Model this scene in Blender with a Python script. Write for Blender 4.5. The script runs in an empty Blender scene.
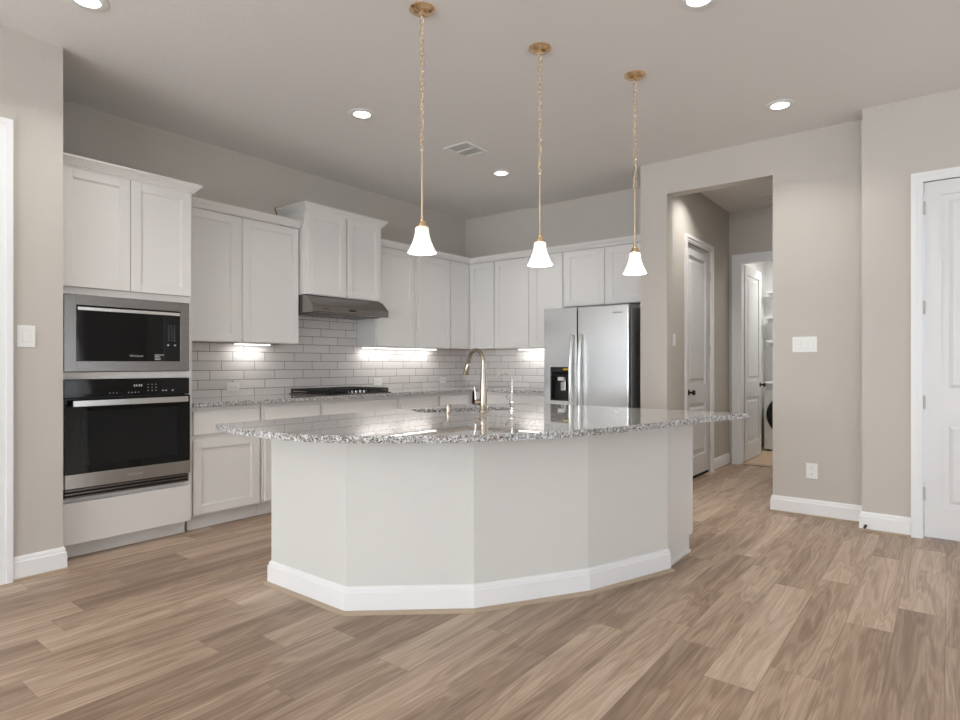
import bpy, bmesh, math, random
from mathutils import Vector, Matrix
random.seed(7)
PI = math.pi
S = bpy.context.scene
COL = S.collection

# ------------------------------------------------------------------ camera
FPX, T, CY, H = 601.0, math.radians(37.93), 364.0, 1.19
cd = bpy.data.cameras.new('camera'); cam = bpy.data.objects.new('camera', cd); COL.objects.link(cam)
cam.location = (0, 0, H); cam.rotation_euler = (PI/2, 0, T - PI/2)
cd.sensor_width = 36; cd.lens = FPX*36/960; cd.shift_y = (CY-360)/960; cd.clip_start = .05; cd.clip_end = 100
S.camera = cam

# ------------------------------------------------------------------ world, windows' daylight, exposure
w = bpy.data.worlds.new('world'); S.world = w; w.use_nodes = True
bgn = w.node_tree.nodes['Background']; bgn.inputs['Color'].default_value = (.80, .90, 1.0, 1); bgn.inputs['Strength'].default_value = 1.2

def area(name, loc, rot, sx, sy, power, col=(1, 1, 1), spread=180, shape='RECTANGLE'):
    l = bpy.data.lights.new(name, 'AREA'); l.shape = shape; l.size = sx; l.size_y = sy
    l.energy = power; l.color = col; l.spread = math.radians(spread)
    o = bpy.data.objects.new(name, l); COL.objects.link(o); o.location = loc; o.rotation_euler = rot
    return o
DAY = (.90, .95, 1.0)
# daylight entering through the five windows behind and beside the camera
UP = math.radians(36)      # light off the bright ground outside comes in slightly upward
area('daylight_far_left', (-4.93, 2.75, 1.40), (0, -PI/2-UP, 0), 2.0, 1.9, 165, DAY)
area('daylight_far_mid', (-4.93, .40, 1.40), (0, -PI/2-UP, 0), 2.0, 1.9, 105, DAY)
area('daylight_far_right', (-4.93, -1.95, 1.40), (0, -PI/2-UP, 0), 2.0, 1.9, 75, DAY)
area('daylight_patio', (2.85, -3.42, 1.30), (PI/2+UP, 0, 0), 2.2, 2.2, 26, DAY)
area('daylight_side', (-1.6, -3.42, 1.40), (PI/2+UP, 0, 0), 2.2, 1.9, 24, DAY)

S.view_settings.view_transform = 'Standard'; S.view_settings.look = 'None'
S.view_settings.gamma = 1; S.view_settings.use_curve_mapping = False
S.view_settings.exposure = 0.0

# ------------------------------------------------------------------ materials
def srgb(r, g, b):
    f = lambda c: (c/255/12.92) if c/255 <= .04045 else ((c/255+.055)/1.055)**2.4
    return (f(r), f(g), f(b), 1)
M = {}
def mat(name, col, rough=.5, metal=0, **k):
    m = bpy.data.materials.new(name); m.use_nodes = True
    b = m.node_tree.nodes['Principled BSDF']
    b.inputs['Base Color'].default_value = col if len(col) == 4 else (*col, 1)
    b.inputs['Roughness'].default_value = rough; b.inputs['Metallic'].default_value = metal
    for a, v in k.items(): b.inputs[a.replace('_', ' ')].default_value = v
    M[name] = m
    return m, m.node_tree, b
def nd(nt, t, **k):
    n = nt.nodes.new(t)
    for a, v in k.items(): setattr(n, a, v)
    return n
def math_(nt, op, a, b=None, c=None):
    n = nt.nodes.new('ShaderNodeMath'); n.operation = op
    for i, v in enumerate((a, b, c)):
        if v is None: continue
        if isinstance(v, (int, float)): n.inputs[i].default_value = v
        else: nt.links.new(v, n.inputs[i])
    return n.outputs[0]
def ramp(nt, fac, stops, interp='LINEAR'):
    r = nt.nodes.new('ShaderNodeValToRGB'); r.color_ramp.interpolation = interp
    e = r.color_ramp.elements
    while len(e) < len(stops): e.new(.5)
    for i, (p, c) in enumerate(stops): e[i].position = p; e[i].color = c
    nt.links.new(fac, r.inputs[0]); return r.outputs[0]
def bump(nt, b, h, strength, dist=.01):
    n = nt.nodes.new('ShaderNodeBump'); n.inputs['Strength'].default_value = strength; n.inputs['Distance'].default_value = dist
    nt.links.new(h, n.inputs['Height']); nt.links.new(n.outputs[0], b.inputs['Normal'])
def pos(nt): return nt.nodes.new('ShaderNodeNewGeometry').outputs['Position']
def noise(nt, vec, scale, detail=3, rough=.5, dist=0):
    n = nt.nodes.new('ShaderNodeTexNoise'); n.inputs['Scale'].default_value = scale; n.inputs['Detail'].default_value = detail
    n.inputs['Roughness'].default_value = rough; n.inputs['Distortion'].default_value = dist
    if vec is not None: nt.links.new(vec, n.inputs['Vector'])
    return n.outputs[0]
def mapping(nt, vec, scale):
    n = nt.nodes.new('ShaderNodeMapping'); n.inputs['Scale'].default_value = scale; nt.links.new(vec, n.inputs[0]); return n.outputs[0]

def paint(name, col, rough, tex=.15, scale=170):
    m, nt, b = mat(name, col, rough)
    bump(nt, b, noise(nt, pos(nt), scale, 2), tex, .004)
paint('wall_paint', srgb(201, 195, 187), .75, .28, 90)
paint('ceiling_paint', srgb(235, 232, 229), .85, .3, 60)
paint('island_paint', srgb(218, 217, 212), .7, .3, 90)
paint('trim_white', srgb(240, 240, 240), .35, .02)
paint('cabinet_white', srgb(232, 230, 227), .38, .02)
paint('door_white', srgb(228, 228, 228), .4, .03)
paint('white_plastic', srgb(236, 236, 232), .35, .01)
paint('bright_wall', srgb(238, 238, 236), .7, .1)
mat('hole_dark', (.01, .01, .01), .8)
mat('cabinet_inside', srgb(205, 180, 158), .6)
mat('shoe_tan', srgb(178, 160, 138), .6)
mat('black_plastic', (.012, .012, .013), .35)
mat('black_iron', (.018, .018, .018), .55)
mat('oven_black', (.006, .006, .007), .05, Specular_IOR_Level=.38)
mat('oven_window', (.010, .011, .012), .04, Specular_IOR_Level=.38)
mat('mark_grey', srgb(190, 190, 190), .5)
mat('mark_dark', srgb(70, 70, 72), .5)
mat('sticker_yellow', srgb(225, 190, 40), .5)
mat('chrome', (.82, .81, .79), .10, 1)
mat('nickel', srgb(180, 168, 152), .24, 1)
mat('brass', srgb(234, 202, 162), .2, 1)
mat('rod_brass', srgb(236, 214, 184), .25, 1)
mat('bronze', (.05, .04, .035), .35, .8)
mat('fridge_side', srgb(140, 140, 140), .45, .3)
mat('wood_stick', srgb(150, 110, 80), .6)
mat('light_tile', srgb(205, 178, 150), .5)
mat('cord', srgb(225, 205, 170), .5)
def emis(name, col, s, base=(.9, .9, .9, 1)):
    m, nt, b = mat(name, base, .5); b.inputs['Emission Color'].default_value = (*col, 1); b.inputs['Emission Strength'].default_value = s
emis('lens_glow', (1, .97, .93), 8)
emis('bar_glow', (1, .98, .95), 5)
m, nt, b = mat('opal_glass_glow', (.92, .91, .89, 1), .25)
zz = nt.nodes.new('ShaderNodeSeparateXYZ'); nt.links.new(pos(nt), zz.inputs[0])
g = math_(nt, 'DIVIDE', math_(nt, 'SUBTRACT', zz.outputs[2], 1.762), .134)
nt.links.new(ramp(nt, g, [(0, (1, .97, .93, 1)), (.06, (.93, .90, .85, 1)), (.13, (1, .98, .94, 1)), (.65, (1, .95, .88, 1)), (.95, (.80, .62, .44, 1))]), b.inputs['Emission Color'])  # bulb's glow painted into the shade by height, dimmer and warmer on top
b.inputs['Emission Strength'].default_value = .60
m, nt, b = mat('window_glass', (1, 1, 1), 0, Transmission_Weight=1.0, IOR=1.02)

def steel(name, col, rough, axis, aniso=0.0):
    m, nt, b = mat(name, col, rough, 1)
    sc = [900, 900, 900]; sc[axis] = 6
    n = noise(nt, mapping(nt, pos(nt), sc), 1, 2)
    nt.links.new(math_(nt, 'MULTIPLY_ADD', n, .02, rough-.01), b.inputs['Roughness'])
    b.inputs['Anisotropic'].default_value = aniso
    if aniso:
        tg = nt.nodes.new('ShaderNodeTangent'); tg.direction_type = 'RADIAL'; tg.axis = 'Z'; nt.links.new(tg.outputs[0], b.inputs['Tangent'])
steel('steel_x', srgb(138, 134, 131), .27, 0, .5)
steel('steel_fridge', srgb(228, 229, 230), .24, 1, .7)
steel('steel_panel', srgb(190, 187, 184), .2, 0, .5)
steel('steel_sink', srgb(190, 190, 190), .25, 0)
steel('steel_dark', srgb(150, 147, 144), .2, 0)
steel('steel_handle', srgb(225, 224, 221), .24, 2)

# planks of the floor run along x
m, nt, b = mat('floor_planks', (.3, .2, .15), .42)
P = nt.nodes.new('ShaderNodeSeparateXYZ'); nt.links.new(pos(nt), P.inputs[0])
PW, PL = .182, 1.22
ry = math_(nt, 'DIVIDE', math_(nt, 'ADD', P.outputs[1], 40.03), PW); row = math_(nt, 'FLOOR', ry)
wn = nt.nodes.new('ShaderNodeTexWhiteNoise'); wn.noise_dimensions = '1D'; nt.links.new(row, wn.inputs['W'])
cx = math_(nt, 'ADD', math_(nt, 'DIVIDE', math_(nt, 'ADD', P.outputs[0], 40), PL), math_(nt, 'MULTIPLY', wn.outputs['Value'], 7.0)); colm = math_(nt, 'FLOOR', cx)
cmb = nt.nodes.new('ShaderNodeCombineXYZ'); nt.links.new(row, cmb.inputs[0]); nt.links.new(colm, cmb.inputs[1])
wn2 = nt.nodes.new('ShaderNodeTexWhiteNoise'); wn2.noise_dimensions = '2D'; nt.links.new(cmb.outputs[0], wn2.inputs['Vector'])
rnd = wn2.outputs['Value']
gv = nt.nodes.new('ShaderNodeCombineXYZ')
nt.links.new(math_(nt, 'MULTIPLY', P.outputs[0], 1.1), gv.inputs[0]); nt.links.new(math_(nt, 'MULTIPLY', P.outputs[1], 12), gv.inputs[1])
nt.links.new(math_(nt, 'MULTIPLY', rnd, 60), gv.inputs[2])
n1 = noise(nt, gv.outputs[0], 1.0, 3, .45, .5)                       # broad cathedral bands
gv2 = nt.nodes.new('ShaderNodeCombineXYZ')
nt.links.new(math_(nt, 'MULTIPLY', P.outputs[0], 3.5), gv2.inputs[0]); nt.links.new(math_(nt, 'MULTIPLY', P.outputs[1], 240), gv2.inputs[1])
nt.links.new(math_(nt, 'MULTIPLY', rnd, 90), gv2.inputs[2])
n2 = noise(nt, gv2.outputs[0], 1.0, 3, .6)                            # fine grain
band = math_(nt, 'SINE', math_(nt, 'MULTIPLY', n1, 55))
tone = math_(nt, 'ADD', math_(nt, 'MULTIPLY', rnd, .38), math_(nt, 'MULTIPLY_ADD', math_(nt, 'SUBTRACT', n1, .5), .85, .24))
tone = math_(nt, 'ADD', tone, math_(nt, 'MULTIPLY', math_(nt, 'SUBTRACT', n2, .5), .62))
tone = math_(nt, 'ADD', tone, math_(nt, 'MULTIPLY', band, .085))
colr = ramp(nt, tone, [(.10, srgb(132, 109, 91)), (.38, srgb(164, 140, 119)), (.62, srgb(191, 168, 146)), (.92, srgb(213, 194, 175))])
fy = math_(nt, 'FRACT', ry); ey = math_(nt, 'MINIMUM', fy, math_(nt, 'SUBTRACT', 1, fy))
fx = math_(nt, 'FRACT', cx); ex = math_(nt, 'MULTIPLY', math_(nt, 'MINIMUM', fx, math_(nt, 'SUBTRACT', 1, fx)), PL/PW)
seam = math_(nt, 'LESS_THAN', math_(nt, 'MINIMUM', ex, ey), .007)
mx = nt.nodes.new('ShaderNodeMix'); mx.data_type = 'RGBA'; nt.links.new(math_(nt, 'MULTIPLY', seam, .55), mx.inputs[0])
nt.links.new(colr, mx.inputs[6]); mx.inputs[7].default_value = srgb(110, 92, 78)
nt.links.new(mx.outputs[2], b.inputs['Base Color'])
bump(nt, b, n2, .08, .002)

# granite
m, nt, b = mat('granite', (.6, .6, .6), .02, IOR=1.62)
p = pos(nt)
a1 = noise(nt, p, 150, 4, .7, .4); a2 = noise(nt, p, 70, 3, .6, .6); a3 = noise(nt, p, 210, 2, .6)
base = ramp(nt, a2, [(.35, srgb(158, 144, 132)), (.48, srgb(182, 179, 175)), (.58, srgb(228, 231, 233))])
m1 = nt.nodes.new('ShaderNodeMix'); m1.data_type = 'RGBA'
nt.links.new(ramp(nt, a1, [(.515, (0, 0, 0, 1)), (.565, (1, 1, 1, 1))]), m1.inputs[0]); nt.links.new(base, m1.inputs[6]); m1.inputs[7].default_value = srgb(48, 50, 54)
m2 = nt.nodes.new('ShaderNodeMix'); m2.data_type = 'RGBA'
nt.links.new(ramp(nt, a3, [(.64, (0, 0, 0, 1)), (.72, (1, 1, 1, 1))]), m2.inputs[0]); nt.links.new(m1.outputs[2], m2.inputs[6]); m2.inputs[7].default_value = srgb(140, 126, 116)
nt.links.new(m2.outputs[2], b.inputs['Base Color'])

# subway tile: rows of .0795 m, tiles .305 m long, each row shifted a third
def tile(name, axis, org):
    m, nt, b = mat(name, (.7, .7, .7), .16)
    P = nt.nodes.new('ShaderNodeSeparateXYZ'); nt.links.new(pos(nt), P.inputs[0])
    v = math_(nt, 'DIVIDE', math_(nt, 'SUBTRACT', P.outputs[2], .897), .0795); r = math_(nt, 'FLOOR', v)
    u = math_(nt, 'DIVIDE', math_(nt, 'SUBTRACT', math_(nt, 'SUBTRACT', math_(nt, 'ADD', P.outputs[axis], 3.05), org), math_(nt, 'MULTIPLY', r, .1017)), .305)
    c = math_(nt, 'FLOOR', u)
    fv = math_(nt, 'FRACT', v); fu = math_(nt, 'FRACT', u)
    ev = math_(nt, 'MULTIPLY', math_(nt, 'MINIMUM', fv, math_(nt, 'SUBTRACT', 1, fv)), .0795)
    eu = math_(nt, 'MULTIPLY', math_(nt, 'MINIMUM', fu, math_(nt, 'SUBTRACT', 1, fu)), .305)
    e = math_(nt, 'MINIMUM', ev, eu)
    k = nt.nodes.new('ShaderNodeCombineXYZ'); nt.links.new(r, k.inputs[0]); nt.links.new(c, k.inputs[1])
    wv = nt.nodes.new('ShaderNodeTexWhiteNoise'); wv.noise_dimensions = '2D'; nt.links.new(k.outputs[0], wv.inputs['Vector'])
    tc = ramp(nt, wv.outputs['Value'], [(0, srgb(216, 212, 209)), (1, srgb(230, 226, 223))])
    mm = nt.nodes.new('ShaderNodeMix'); mm.data_type = 'RGBA'
    grout = math_(nt, 'LESS_THAN', e, .0021)
    nt.links.new(grout, mm.inputs[0]); nt.links.new(tc, mm.inputs[6]); mm.inputs[7].default_value = srgb(118, 112, 108)
    nt.links.new(mm.outputs[2], b.inputs['Base Color'])
    nt.links.new(math_(nt, 'MULTIPLY_ADD', grout, .6, .16), b.inputs['Roughness'])
    bump(nt, b, math_(nt, 'MINIMUM', e, .005), .5, 1.0)
tile('tile_x', 0, .213+2.44); tile('tile_y', 1, .20)

# ------------------------------------------------------------------ mesh helpers
class MB:
    def __init__(s): s.v = []; s.f = []; s.sm = []
    def add(s, vs, fs, smooth=False):
        o = len(s.v); s.v += [tuple(v) for v in vs]; s.f += [tuple(i+o for i in f) for f in fs]; s.sm += [smooth]*len(fs); return s
    def box(s, x0, x1, y0, y1, z0, z1):
        x0, x1 = min(x0, x1), max(x0, x1); y0, y1 = min(y0, y1), max(y0, y1); z0, z1 = min(z0, z1), max(z0, z1)
        return s.add([(x, y, z) for z in (z0, z1) for y in (y0, y1) for x in (x0, x1)],
                     [(0, 2, 3, 1), (4, 5, 7, 6), (0, 1, 5, 4), (2, 6, 7, 3), (0, 4, 6, 2), (1, 3, 7, 5)])
    def lathe(s, prof, c=(0, 0, 0), n=32, M4=None, closed=False):
        vs = []; fs = []
        for r, z in prof:
            for i in range(n):
                a = 2*PI*i/n; v = Vector((r*math.cos(a), r*math.sin(a), z))
                if M4: v = M4 @ v
                vs.append(v+Vector(c))
        m_ = len(prof)
        for j in range(m_-1 if not closed else m_):
            for i in range(n):
                a, b_ = j*n+i, j*n+(i+1) % n; k = ((j+1) % m_)*n
                fs.append((a, b_, k+(i+1) % n, k+i))
        if not closed:
            if prof[0][0] > 1e-6: fs.append(tuple(range(n))[::-1])
            if prof[-1][0] > 1e-6: fs.append(tuple((m_-1)*n+i for i in range(n)))
        return s.add(vs, fs, True)
    def tube(s, pts, r, n=10, closed=False):
        pts = [Vector(p) for p in pts]; rr = r if isinstance(r, (list, tuple)) else [r]*len(pts)
        N = len(pts); up = None; vs = []; fs = []
        for i, p in enumerate(pts):
            if closed: t = pts[(i+1) % N]-pts[i-1]
            else: t = pts[min(i+1, N-1)]-pts[max(i-1, 0)]
            t.normalize()
            if up is None: up = Vector((0, 0, 1)) if abs(t.z) < .9 else Vector((1, 0, 0))
            a = t.cross(up).normalized(); up = a.cross(t).normalized()
            for k in range(n):
                q = 2*PI*k/n; vs.append(p+a*math.cos(q)*rr[i]+up*math.sin(q)*rr[i])
        for i in range(N if closed else N-1):
            for k in range(n):
                j = (i+1) % N; fs.append((i*n+k, i*n+(k+1) % n, j*n+(k+1) % n, j*n+k))
        if not closed: fs += [tuple(range(n))[::-1], tuple((N-1)*n+k for k in range(n))]
        return s.add(vs, fs, True)
    def prism(s, outer, z0, z1, holes=()):
        bm = bmesh.new(); es = []
        for loop in [outer]+list(holes):
            vv = [bm.verts.new((x, y, 0)) for x, y in loop]
            for i in range(len(vv)): es.append(bm.edges.new((vv[i], vv[(i+1) % len(vv)])))
        bmesh.ops.triangle_fill(bm, edges=es, use_beauty=True, use_dissolve=False)
        bm.verts.index_update(); n = len(bm.verts); co = [v.co.copy() for v in bm.verts]
        vs = [(c.x, c.y, z0) for c in co]+[(c.x, c.y, z1) for c in co]; fs = []
        for f in bm.faces:
            ix = [v.index for v in f.verts]; fs += [tuple(ix[::-1]), tuple(i+n for i in ix)]
        for e in bm.edges:
            if len(e.link_faces) == 1: a, b_ = e.verts[0].index, e.verts[1].index; fs.append((a, b_, b_+n, a+n))
        bm.free(); return s.add(vs, fs)
    def profile(s, prof, axis, a0, a1):
        """closed 2D profile extruded along axis 0 (prof = (y,z)) or 1 (prof = (x,z))"""
        n = len(prof)
        f = (lambda a, p: (a, p[0], p[1])) if axis == 0 else (lambda a, p: (p[0], a, p[1]))
        return s.add([f(a0, p) for p in prof]+[f(a1, p) for p in prof],
                     [tuple(range(n)), tuple(range(n, 2*n))[::-1]]+[(i, (i+1) % n, (i+1) % n+n, i+n) for i in range(n)])
    def sweep(s, path, prof, side=1):
        """profile (out, z) swept along a plan polyline with mitred corners; out is to the left of travel * side"""
        P_ = [Vector((x, y)) for x, y in path]; n = len(prof); vs = []; fs = []
        def nrm(a, b_): d = (b_-a).normalized(); return Vector((-d.y, d.x))*side
        for i, p in enumerate(P_):
            if i == 0: mv = nrm(P_[0], P_[1])
            elif i == len(P_)-1: mv = nrm(P_[-2], P_[-1])
            else:
                a, b_ = nrm(P_[i-1], P_[i]), nrm(P_[i], P_[i+1]); mv = (a+b_)/(1+a.dot(b_))
            for o, z in prof: vs.append((p.x+mv.x*o, p.y+mv.y*o, z))
        for i in range(len(P_)-1):
            for k in range(n): fs.append((i*n+k, i*n+(k+1) % n, (i+1)*n+(k+1) % n, (i+1)*n+k))
        fs += [tuple(range(n)), tuple(range((len(P_)-1)*n, len(P_)*n))[::-1]]
        return s.add(vs, fs)
    def build(s, name, m, parent=None, bevel=0, at=None, seg=2, tr=None):
        me = bpy.data.meshes.new(name); 
        vs = s.v
        if tr is not None: vs = [tr @ Vector(v) for v in vs]
        o_ = Vector(at) if at is not None else Vector((0, 0, 0))
        me.from_pydata([tuple(Vector(v)-o_) for v in vs], [], s.f); me.update()
        for i, p_ in enumerate(me.polygons): p_.use_smooth = s.sm[i]
        bm = bmesh.new(); bm.from_mesh(me); bmesh.ops.recalc_face_normals(bm, faces=bm.faces); bm.to_mesh(me); bm.free()
        if any(s.sm): me.set_sharp_from_angle(angle=math.radians(38))
        me.materials.append(M[m]); o = bpy.data.objects.new(name, me); COL.objects.link(o); o.location = o_
        if parent is not None:
            o.parent = parent; pw = Vector(parent.location); g_ = parent.parent
            while g_ is not None: pw += Vector(g_.location); g_ = g_.parent
            o.location = o_-pw
        if bevel:
            bv = o.modifiers.new('bevel', 'BEVEL'); bv.width = bevel; bv.segments = seg; bv.limit_method = 'ANGLE'; bv.angle_limit = .6
        if any(s.sm):
            ma = [p_ for p_ in me.polygons if p_.use_smooth]
        return o
def box(name, m, b6, parent=None, bevel=0): return MB().box(*b6).build(name, m, parent, bevel, at=((b6[0]+b6[1])/2, (b6[2]+b6[3])/2, min(b6[4], b6[5])))
def thing(name, label, cat, loc, group=None):
    o = bpy.data.objects.new(name, None); COL.objects.link(o); o.empty_display_size = .1; o.location = loc
    o['label'] = label; o['category'] = cat
    if group: o['group'] = group
    return o
def tag(o, label, cat, group=None):
    o['label'] = label; o['category'] = cat
    if group: o['group'] = group
    return o
def struct(o): o['kind'] = 'structure'; return o
def text(body, size, name, m, parent, R, loc):
    """lettering as a thin mesh; R maps local (right, up, out) to the world"""
    c = bpy.data.curves.new(name, 'FONT'); c.body = body; c.size = size; c.align_x = 'CENTER'; c.align_y = 'CENTER'; c.extrude = .0004
    t = bpy.data.objects.new(name, c); COL.objects.link(t)
    dg = bpy.context.evaluated_depsgraph_get(); me = bpy.data.meshes.new_from_object(t.evaluated_get(dg)); bpy.data.objects.remove(t)
    me.transform(R); me.materials.clear(); me.materials.append(M[m])
    o = bpy.data.objects.new(name, me); COL.objects.link(o); pw = Vector((0, 0, 0)); g_ = parent
    while g_ is not None: pw += Vector(g_.location); g_ = g_.parent
    o.parent = parent; o.location = Vector(loc)-pw
    return o
FACE_NY = Matrix(((1, 0, 0, 0), (0, 0, -1, 0), (0, 1, 0, 0), (0, 0, 0, 1)))        # lettering read from -y
FACE_NX = Matrix(((0, 0, -1, 0), (-1, 0, 0, 0), (0, 1, 0, 0), (0, 0, 0, 1)))       # lettering read from -x

# ------------------------------------------------------------------ room
YA, XB, XC, XD, YD, CZ = 4.84, 5.91, 5.30, 5.095, 4.04, 3.02
XW, YW = -5.0, -3.5
struct(box('floor', 'floor_planks', (XW-.1, 7.56, YW-.1, 5.0, -.1, 0)))
struct(box('floor_laundry', 'light_tile', (7.56, 9.8, .6, 2.4, -.1, .002)))
struct(box('trim_1', 'shoe_tan', (7.50, 7.62, 1.14, 1.946, .0, .012)))            # threshold strip
MBc = MB().box(XW-.1, XC+.136, YW-.1, 5.0, CZ, CZ+.1).box(XC+.136, 6.1, 2.27, 5.0, CZ, CZ+.1)
struct(MBc.build('ceiling', 'ceiling_paint'))
struct(box('ceiling_hall', 'ceiling_paint', (XC+.136, 7.62, .9, 2.068, 3.0, 3.1)))
struct(box('ceiling_laundry', 'bright_wall', (7.62, 9.8, .6, 2.4, 2.75, 2.85)))
struct(box('wall_back_left', 'wall_paint', (1.15, 6.1, YA, 5.0, 0, CZ)))
struct(box('wall_back_right', 'wall_paint', (XB, 6.1, 2.248, YA, 0, CZ)))
# near left wall with its door
o = MB().box(XW, .115, YD, YD+.12, 0, CZ).box(.935, 1.26, YD, YD+.12, 0, CZ).box(.115, .935, YD, YD+.12, 2.45, CZ).box(1.15, 1.26, YD+.12, YA, 0, CZ)
struct(o.build('wall_left', 'wall_paint'))
# wall with the hall opening
HL = 2.068
o = (MB().box(XC, XC+.136, 1.998, 2.248, 0, CZ).box(XC, XC+.136, 1.123, 1.998, 2.722, CZ).box(XC, XC+.136, .490, 1.123, 0, CZ)
     .box(XD, XC+.136, .140, .490, 0, CZ).box(XD, XC+.136, -.70, .140, 2.434, CZ).box(XD, XC+.136, YW, -.70, 0, CZ))
struct(o.build('wall_right', 'wall_paint'))
o = MB().box(XC+.136, 6.03, HL, 2.248, 0, CZ).box(6.03, 6.78, HL, 2.248, 2.42, CZ).box(6.78, 7.5, HL, 2.248, 0, CZ)
struct(o.build('wall_hall_left', 'wall_paint'))
struct(box('wall_hall_right', 'wall_paint', (XC+.136, 7.5, .85, .98, 0, 3.05)))
o = MB().box(7.5, 7.62, 1.946, 2.27, 0, CZ).box(7.5, 7.62, 1.14, 1.946, 2.40, CZ).box(7.5, 7.62, .85, 1.14, 0, CZ)
struct(o.build('wall_hall_end', 'wall_paint'))
struct(box('wall_laundry_left', 'bright_wall', (7.62, 9.8, 2.15, 2.27, 0, 2.8)))
struct(box('wall_laundry_right', 'bright_wall', (7.62, 9.8, .6, .72, 0, 2.8)))
struct(box('wall_laundry_back', 'bright_wall', (9.62, 9.75, .6, 2.27, 0, 2.8)))
# the walls behind the camera, with windows
def wall_open(name, axis, c0, c1, a0, a1, holes):
    mb = MB(); cur = a0
    put = lambda p, q, z0, z1: mb.box(c0, c1, p, q, z0, z1) if axis == 1 else mb.box(p, q, c0, c1, z0, z1)
    for h0, h1, z0, z1 in holes:
        put(cur, h0, 0, CZ); put(h0, h1, 0, z0) if z0 > 0 else None; put(h0, h1, z1, CZ); cur = h1
    put(cur, a1, 0, CZ); struct(mb.build(name, 'wall_paint'))
W1 = [(-2.95, -.95, .45, 2.4), (-.6, 1.4, .45, 2.4), (1.75, 3.75, .45, 2.4)]
W2 = [(-2.75, -.45, .45, 2.4), (1.7, 4.0, 0.02, 2.44)]
wall_open('wall_far', 1, XW-.12, XW, YW, YD+.12, W1)
wall_open('wall_side', 0, YW-.12, YW, XW, XD, W2)
k = 1
def window(axis, c, h):
    global k
    a0, a1, z0, z1 = h; f = MB(); t = .05
    if axis == 1: bx = lambda p, q, u, v, d=.04: f.box(c-d-.04, c-.04, p, q, u, v)
    else: bx = lambda p, q, u, v, d=.04: f.box(p, q, c-d-.04, c-.04, u, v)
    bx(a0, a0+t, z0, z1); bx(a1-t, a1, z0, z1); bx(a0, a1, z0, z0+t); bx(a0, a1, z1-t, z1); mid = (a0+a1)/2; bx(mid-.035, mid+.035, z0, z1)
    o = struct(f.build('window_%d' % k, 'trim_white'))
    gl = MB(); gl.box(c-.064, c-.058, a0+t, a1-t, z0+t, z1-t) if axis == 1 else gl.box(a0+t, a1-t, c-.064, c-.058, z0+t, z1-t)
    gl.build('pane', 'window_glass', o); k += 1
for h in W1: window(1, XW, h)
for h in W2: window(0, YW, h)

# baseboards
BB = [(0, .006), (.016, .006), (.016, .100), (.011, .106), (.010, .120), (.005, .130), (0, .132)]
SH = [(0, 0), (.022, 0), (.022, .010), (.016, .014), (0, .014)]
def baseboard(name, path, side, shoe=True):
    b_ = struct(MB().sweep(path, BB, side).build('baseboard_'+name, 'trim_white'))
    MB().sweep(path, SH, side).build('shoe_molding', 'shoe_tan', b_)
baseboard('left', [(1.022, YD), (1.26, YD), (1.26, YD+.12)], -1)
baseboard('right', [(XC+.136, 1.123), (XC, 1.123), (XC, .490), (XD, .490), (XD, .204)], -1)
baseboard('hall', [(6.876, HL), (7.5, HL)], -1)
baseboard('far_left', [(XW, YD), (.02, YD)], -1)
baseboard('far', [(XW, YW), (XW, YD)], -1)
baseboard('side', [(1.62, YW), (XW, YW)], -1)
baseboard('near_right', [(XD, -.79), (XD, YW), (4.1, YW)], -1)

# doors: 2-panel slabs
def slab(mb, A, w_, z0, z1, st=.115, lock=(.86, 1.02)):
    """A(u,d,z) -> world; raised two-panel door of width w_, d = depth in from the face"""
    def bx(u0, u1, d0, d1, a, b_):
        p, q = A(u0, d0, a), A(u1, d1, b_); mb.box(p[0], q[0], p[1], q[1], p[2], q[2])
    bx(0, st, 0, .035, z0, z1); bx(w_-st, w_, 0, .035, z0, z1)
    bx(st, w_-st, 0, .035, z0, z0+.20); bx(st, w_-st, 0, .035, z1-st, z1); bx(st, w_-st, 0, .035, *lock)
    for a, b_ in ((z0+.20, lock[0]), (lock[1], z1-st)):
        bx(st, w_-st, .014, .030, a, b_)
        i = .038; P_ = [A(st+i, .014, a+i), A(w_-st-i, .014, a+i), A(w_-st-i, .014, b_-i), A(st+i, .014, b_-i)]; i2 = i+.022
        Q_ = [A(st+i2, .003, a+i2), A(w_-st-i2, .003, a+i2), A(w_-st-i2, .003, b_-i2), A(st+i2, .003, b_-i2)]
        mb.add(P_+Q_, [(0, 1, 5, 4), (1, 2, 6, 5), (2, 3, 7, 6), (3, 0, 4, 7), (4, 5, 6, 7)])
    return mb
def casing(mb, A, u0, u1, ztop, wd=.085):
    """u0,u1 = inner edges of the casing; steps outwards"""
    for (o0, o1, t) in ((0, .014, .009), (.014, wd-.03, .015), (wd-.03, wd, .022)):
        def bx(a, b_, z0, z1):
            p, q = A(a, -t, z0), A(b_, 0, z1); mb.box(p[0], q[0], p[1], q[1], p[2], q[2])
        bx(u0-o1, u0-o0, 0, ztop+o1); bx(u1+o0, u1+o1, 0, ztop+o1); bx(u0-o0, u1+o0, ztop+o0, ztop+o1)
    return mb
def knob(parent, p, d, m='bronze', lever=None):
    """p = point on the face, d = outward unit vector"""
    q = Vector((0, 0, 1)).rotation_difference(Vector(d)).to_matrix().to_4x4()
    if lever: 
        mb = MB().lathe([(.001, 0), (.030, 0), (.030, .006), (.011, .012), (.010, .045), (.001, .047)], p, 20, q)
        a = Vector(p)+Vector(d)*.042; mb.tube([a, a+Vector(lever)*.05, a+Vector(lever)*.10], [.010, .008, .007])
    else: mb = MB().lathe([(.001, 0), (.030, 0), (.030, .006), (.010, .012), (.010, .035), (.024, .045), (.028, .056), (.022, .066), (.001, .069)], p, 20, q)
    return mb.build('door_knob', m, parent)
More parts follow.
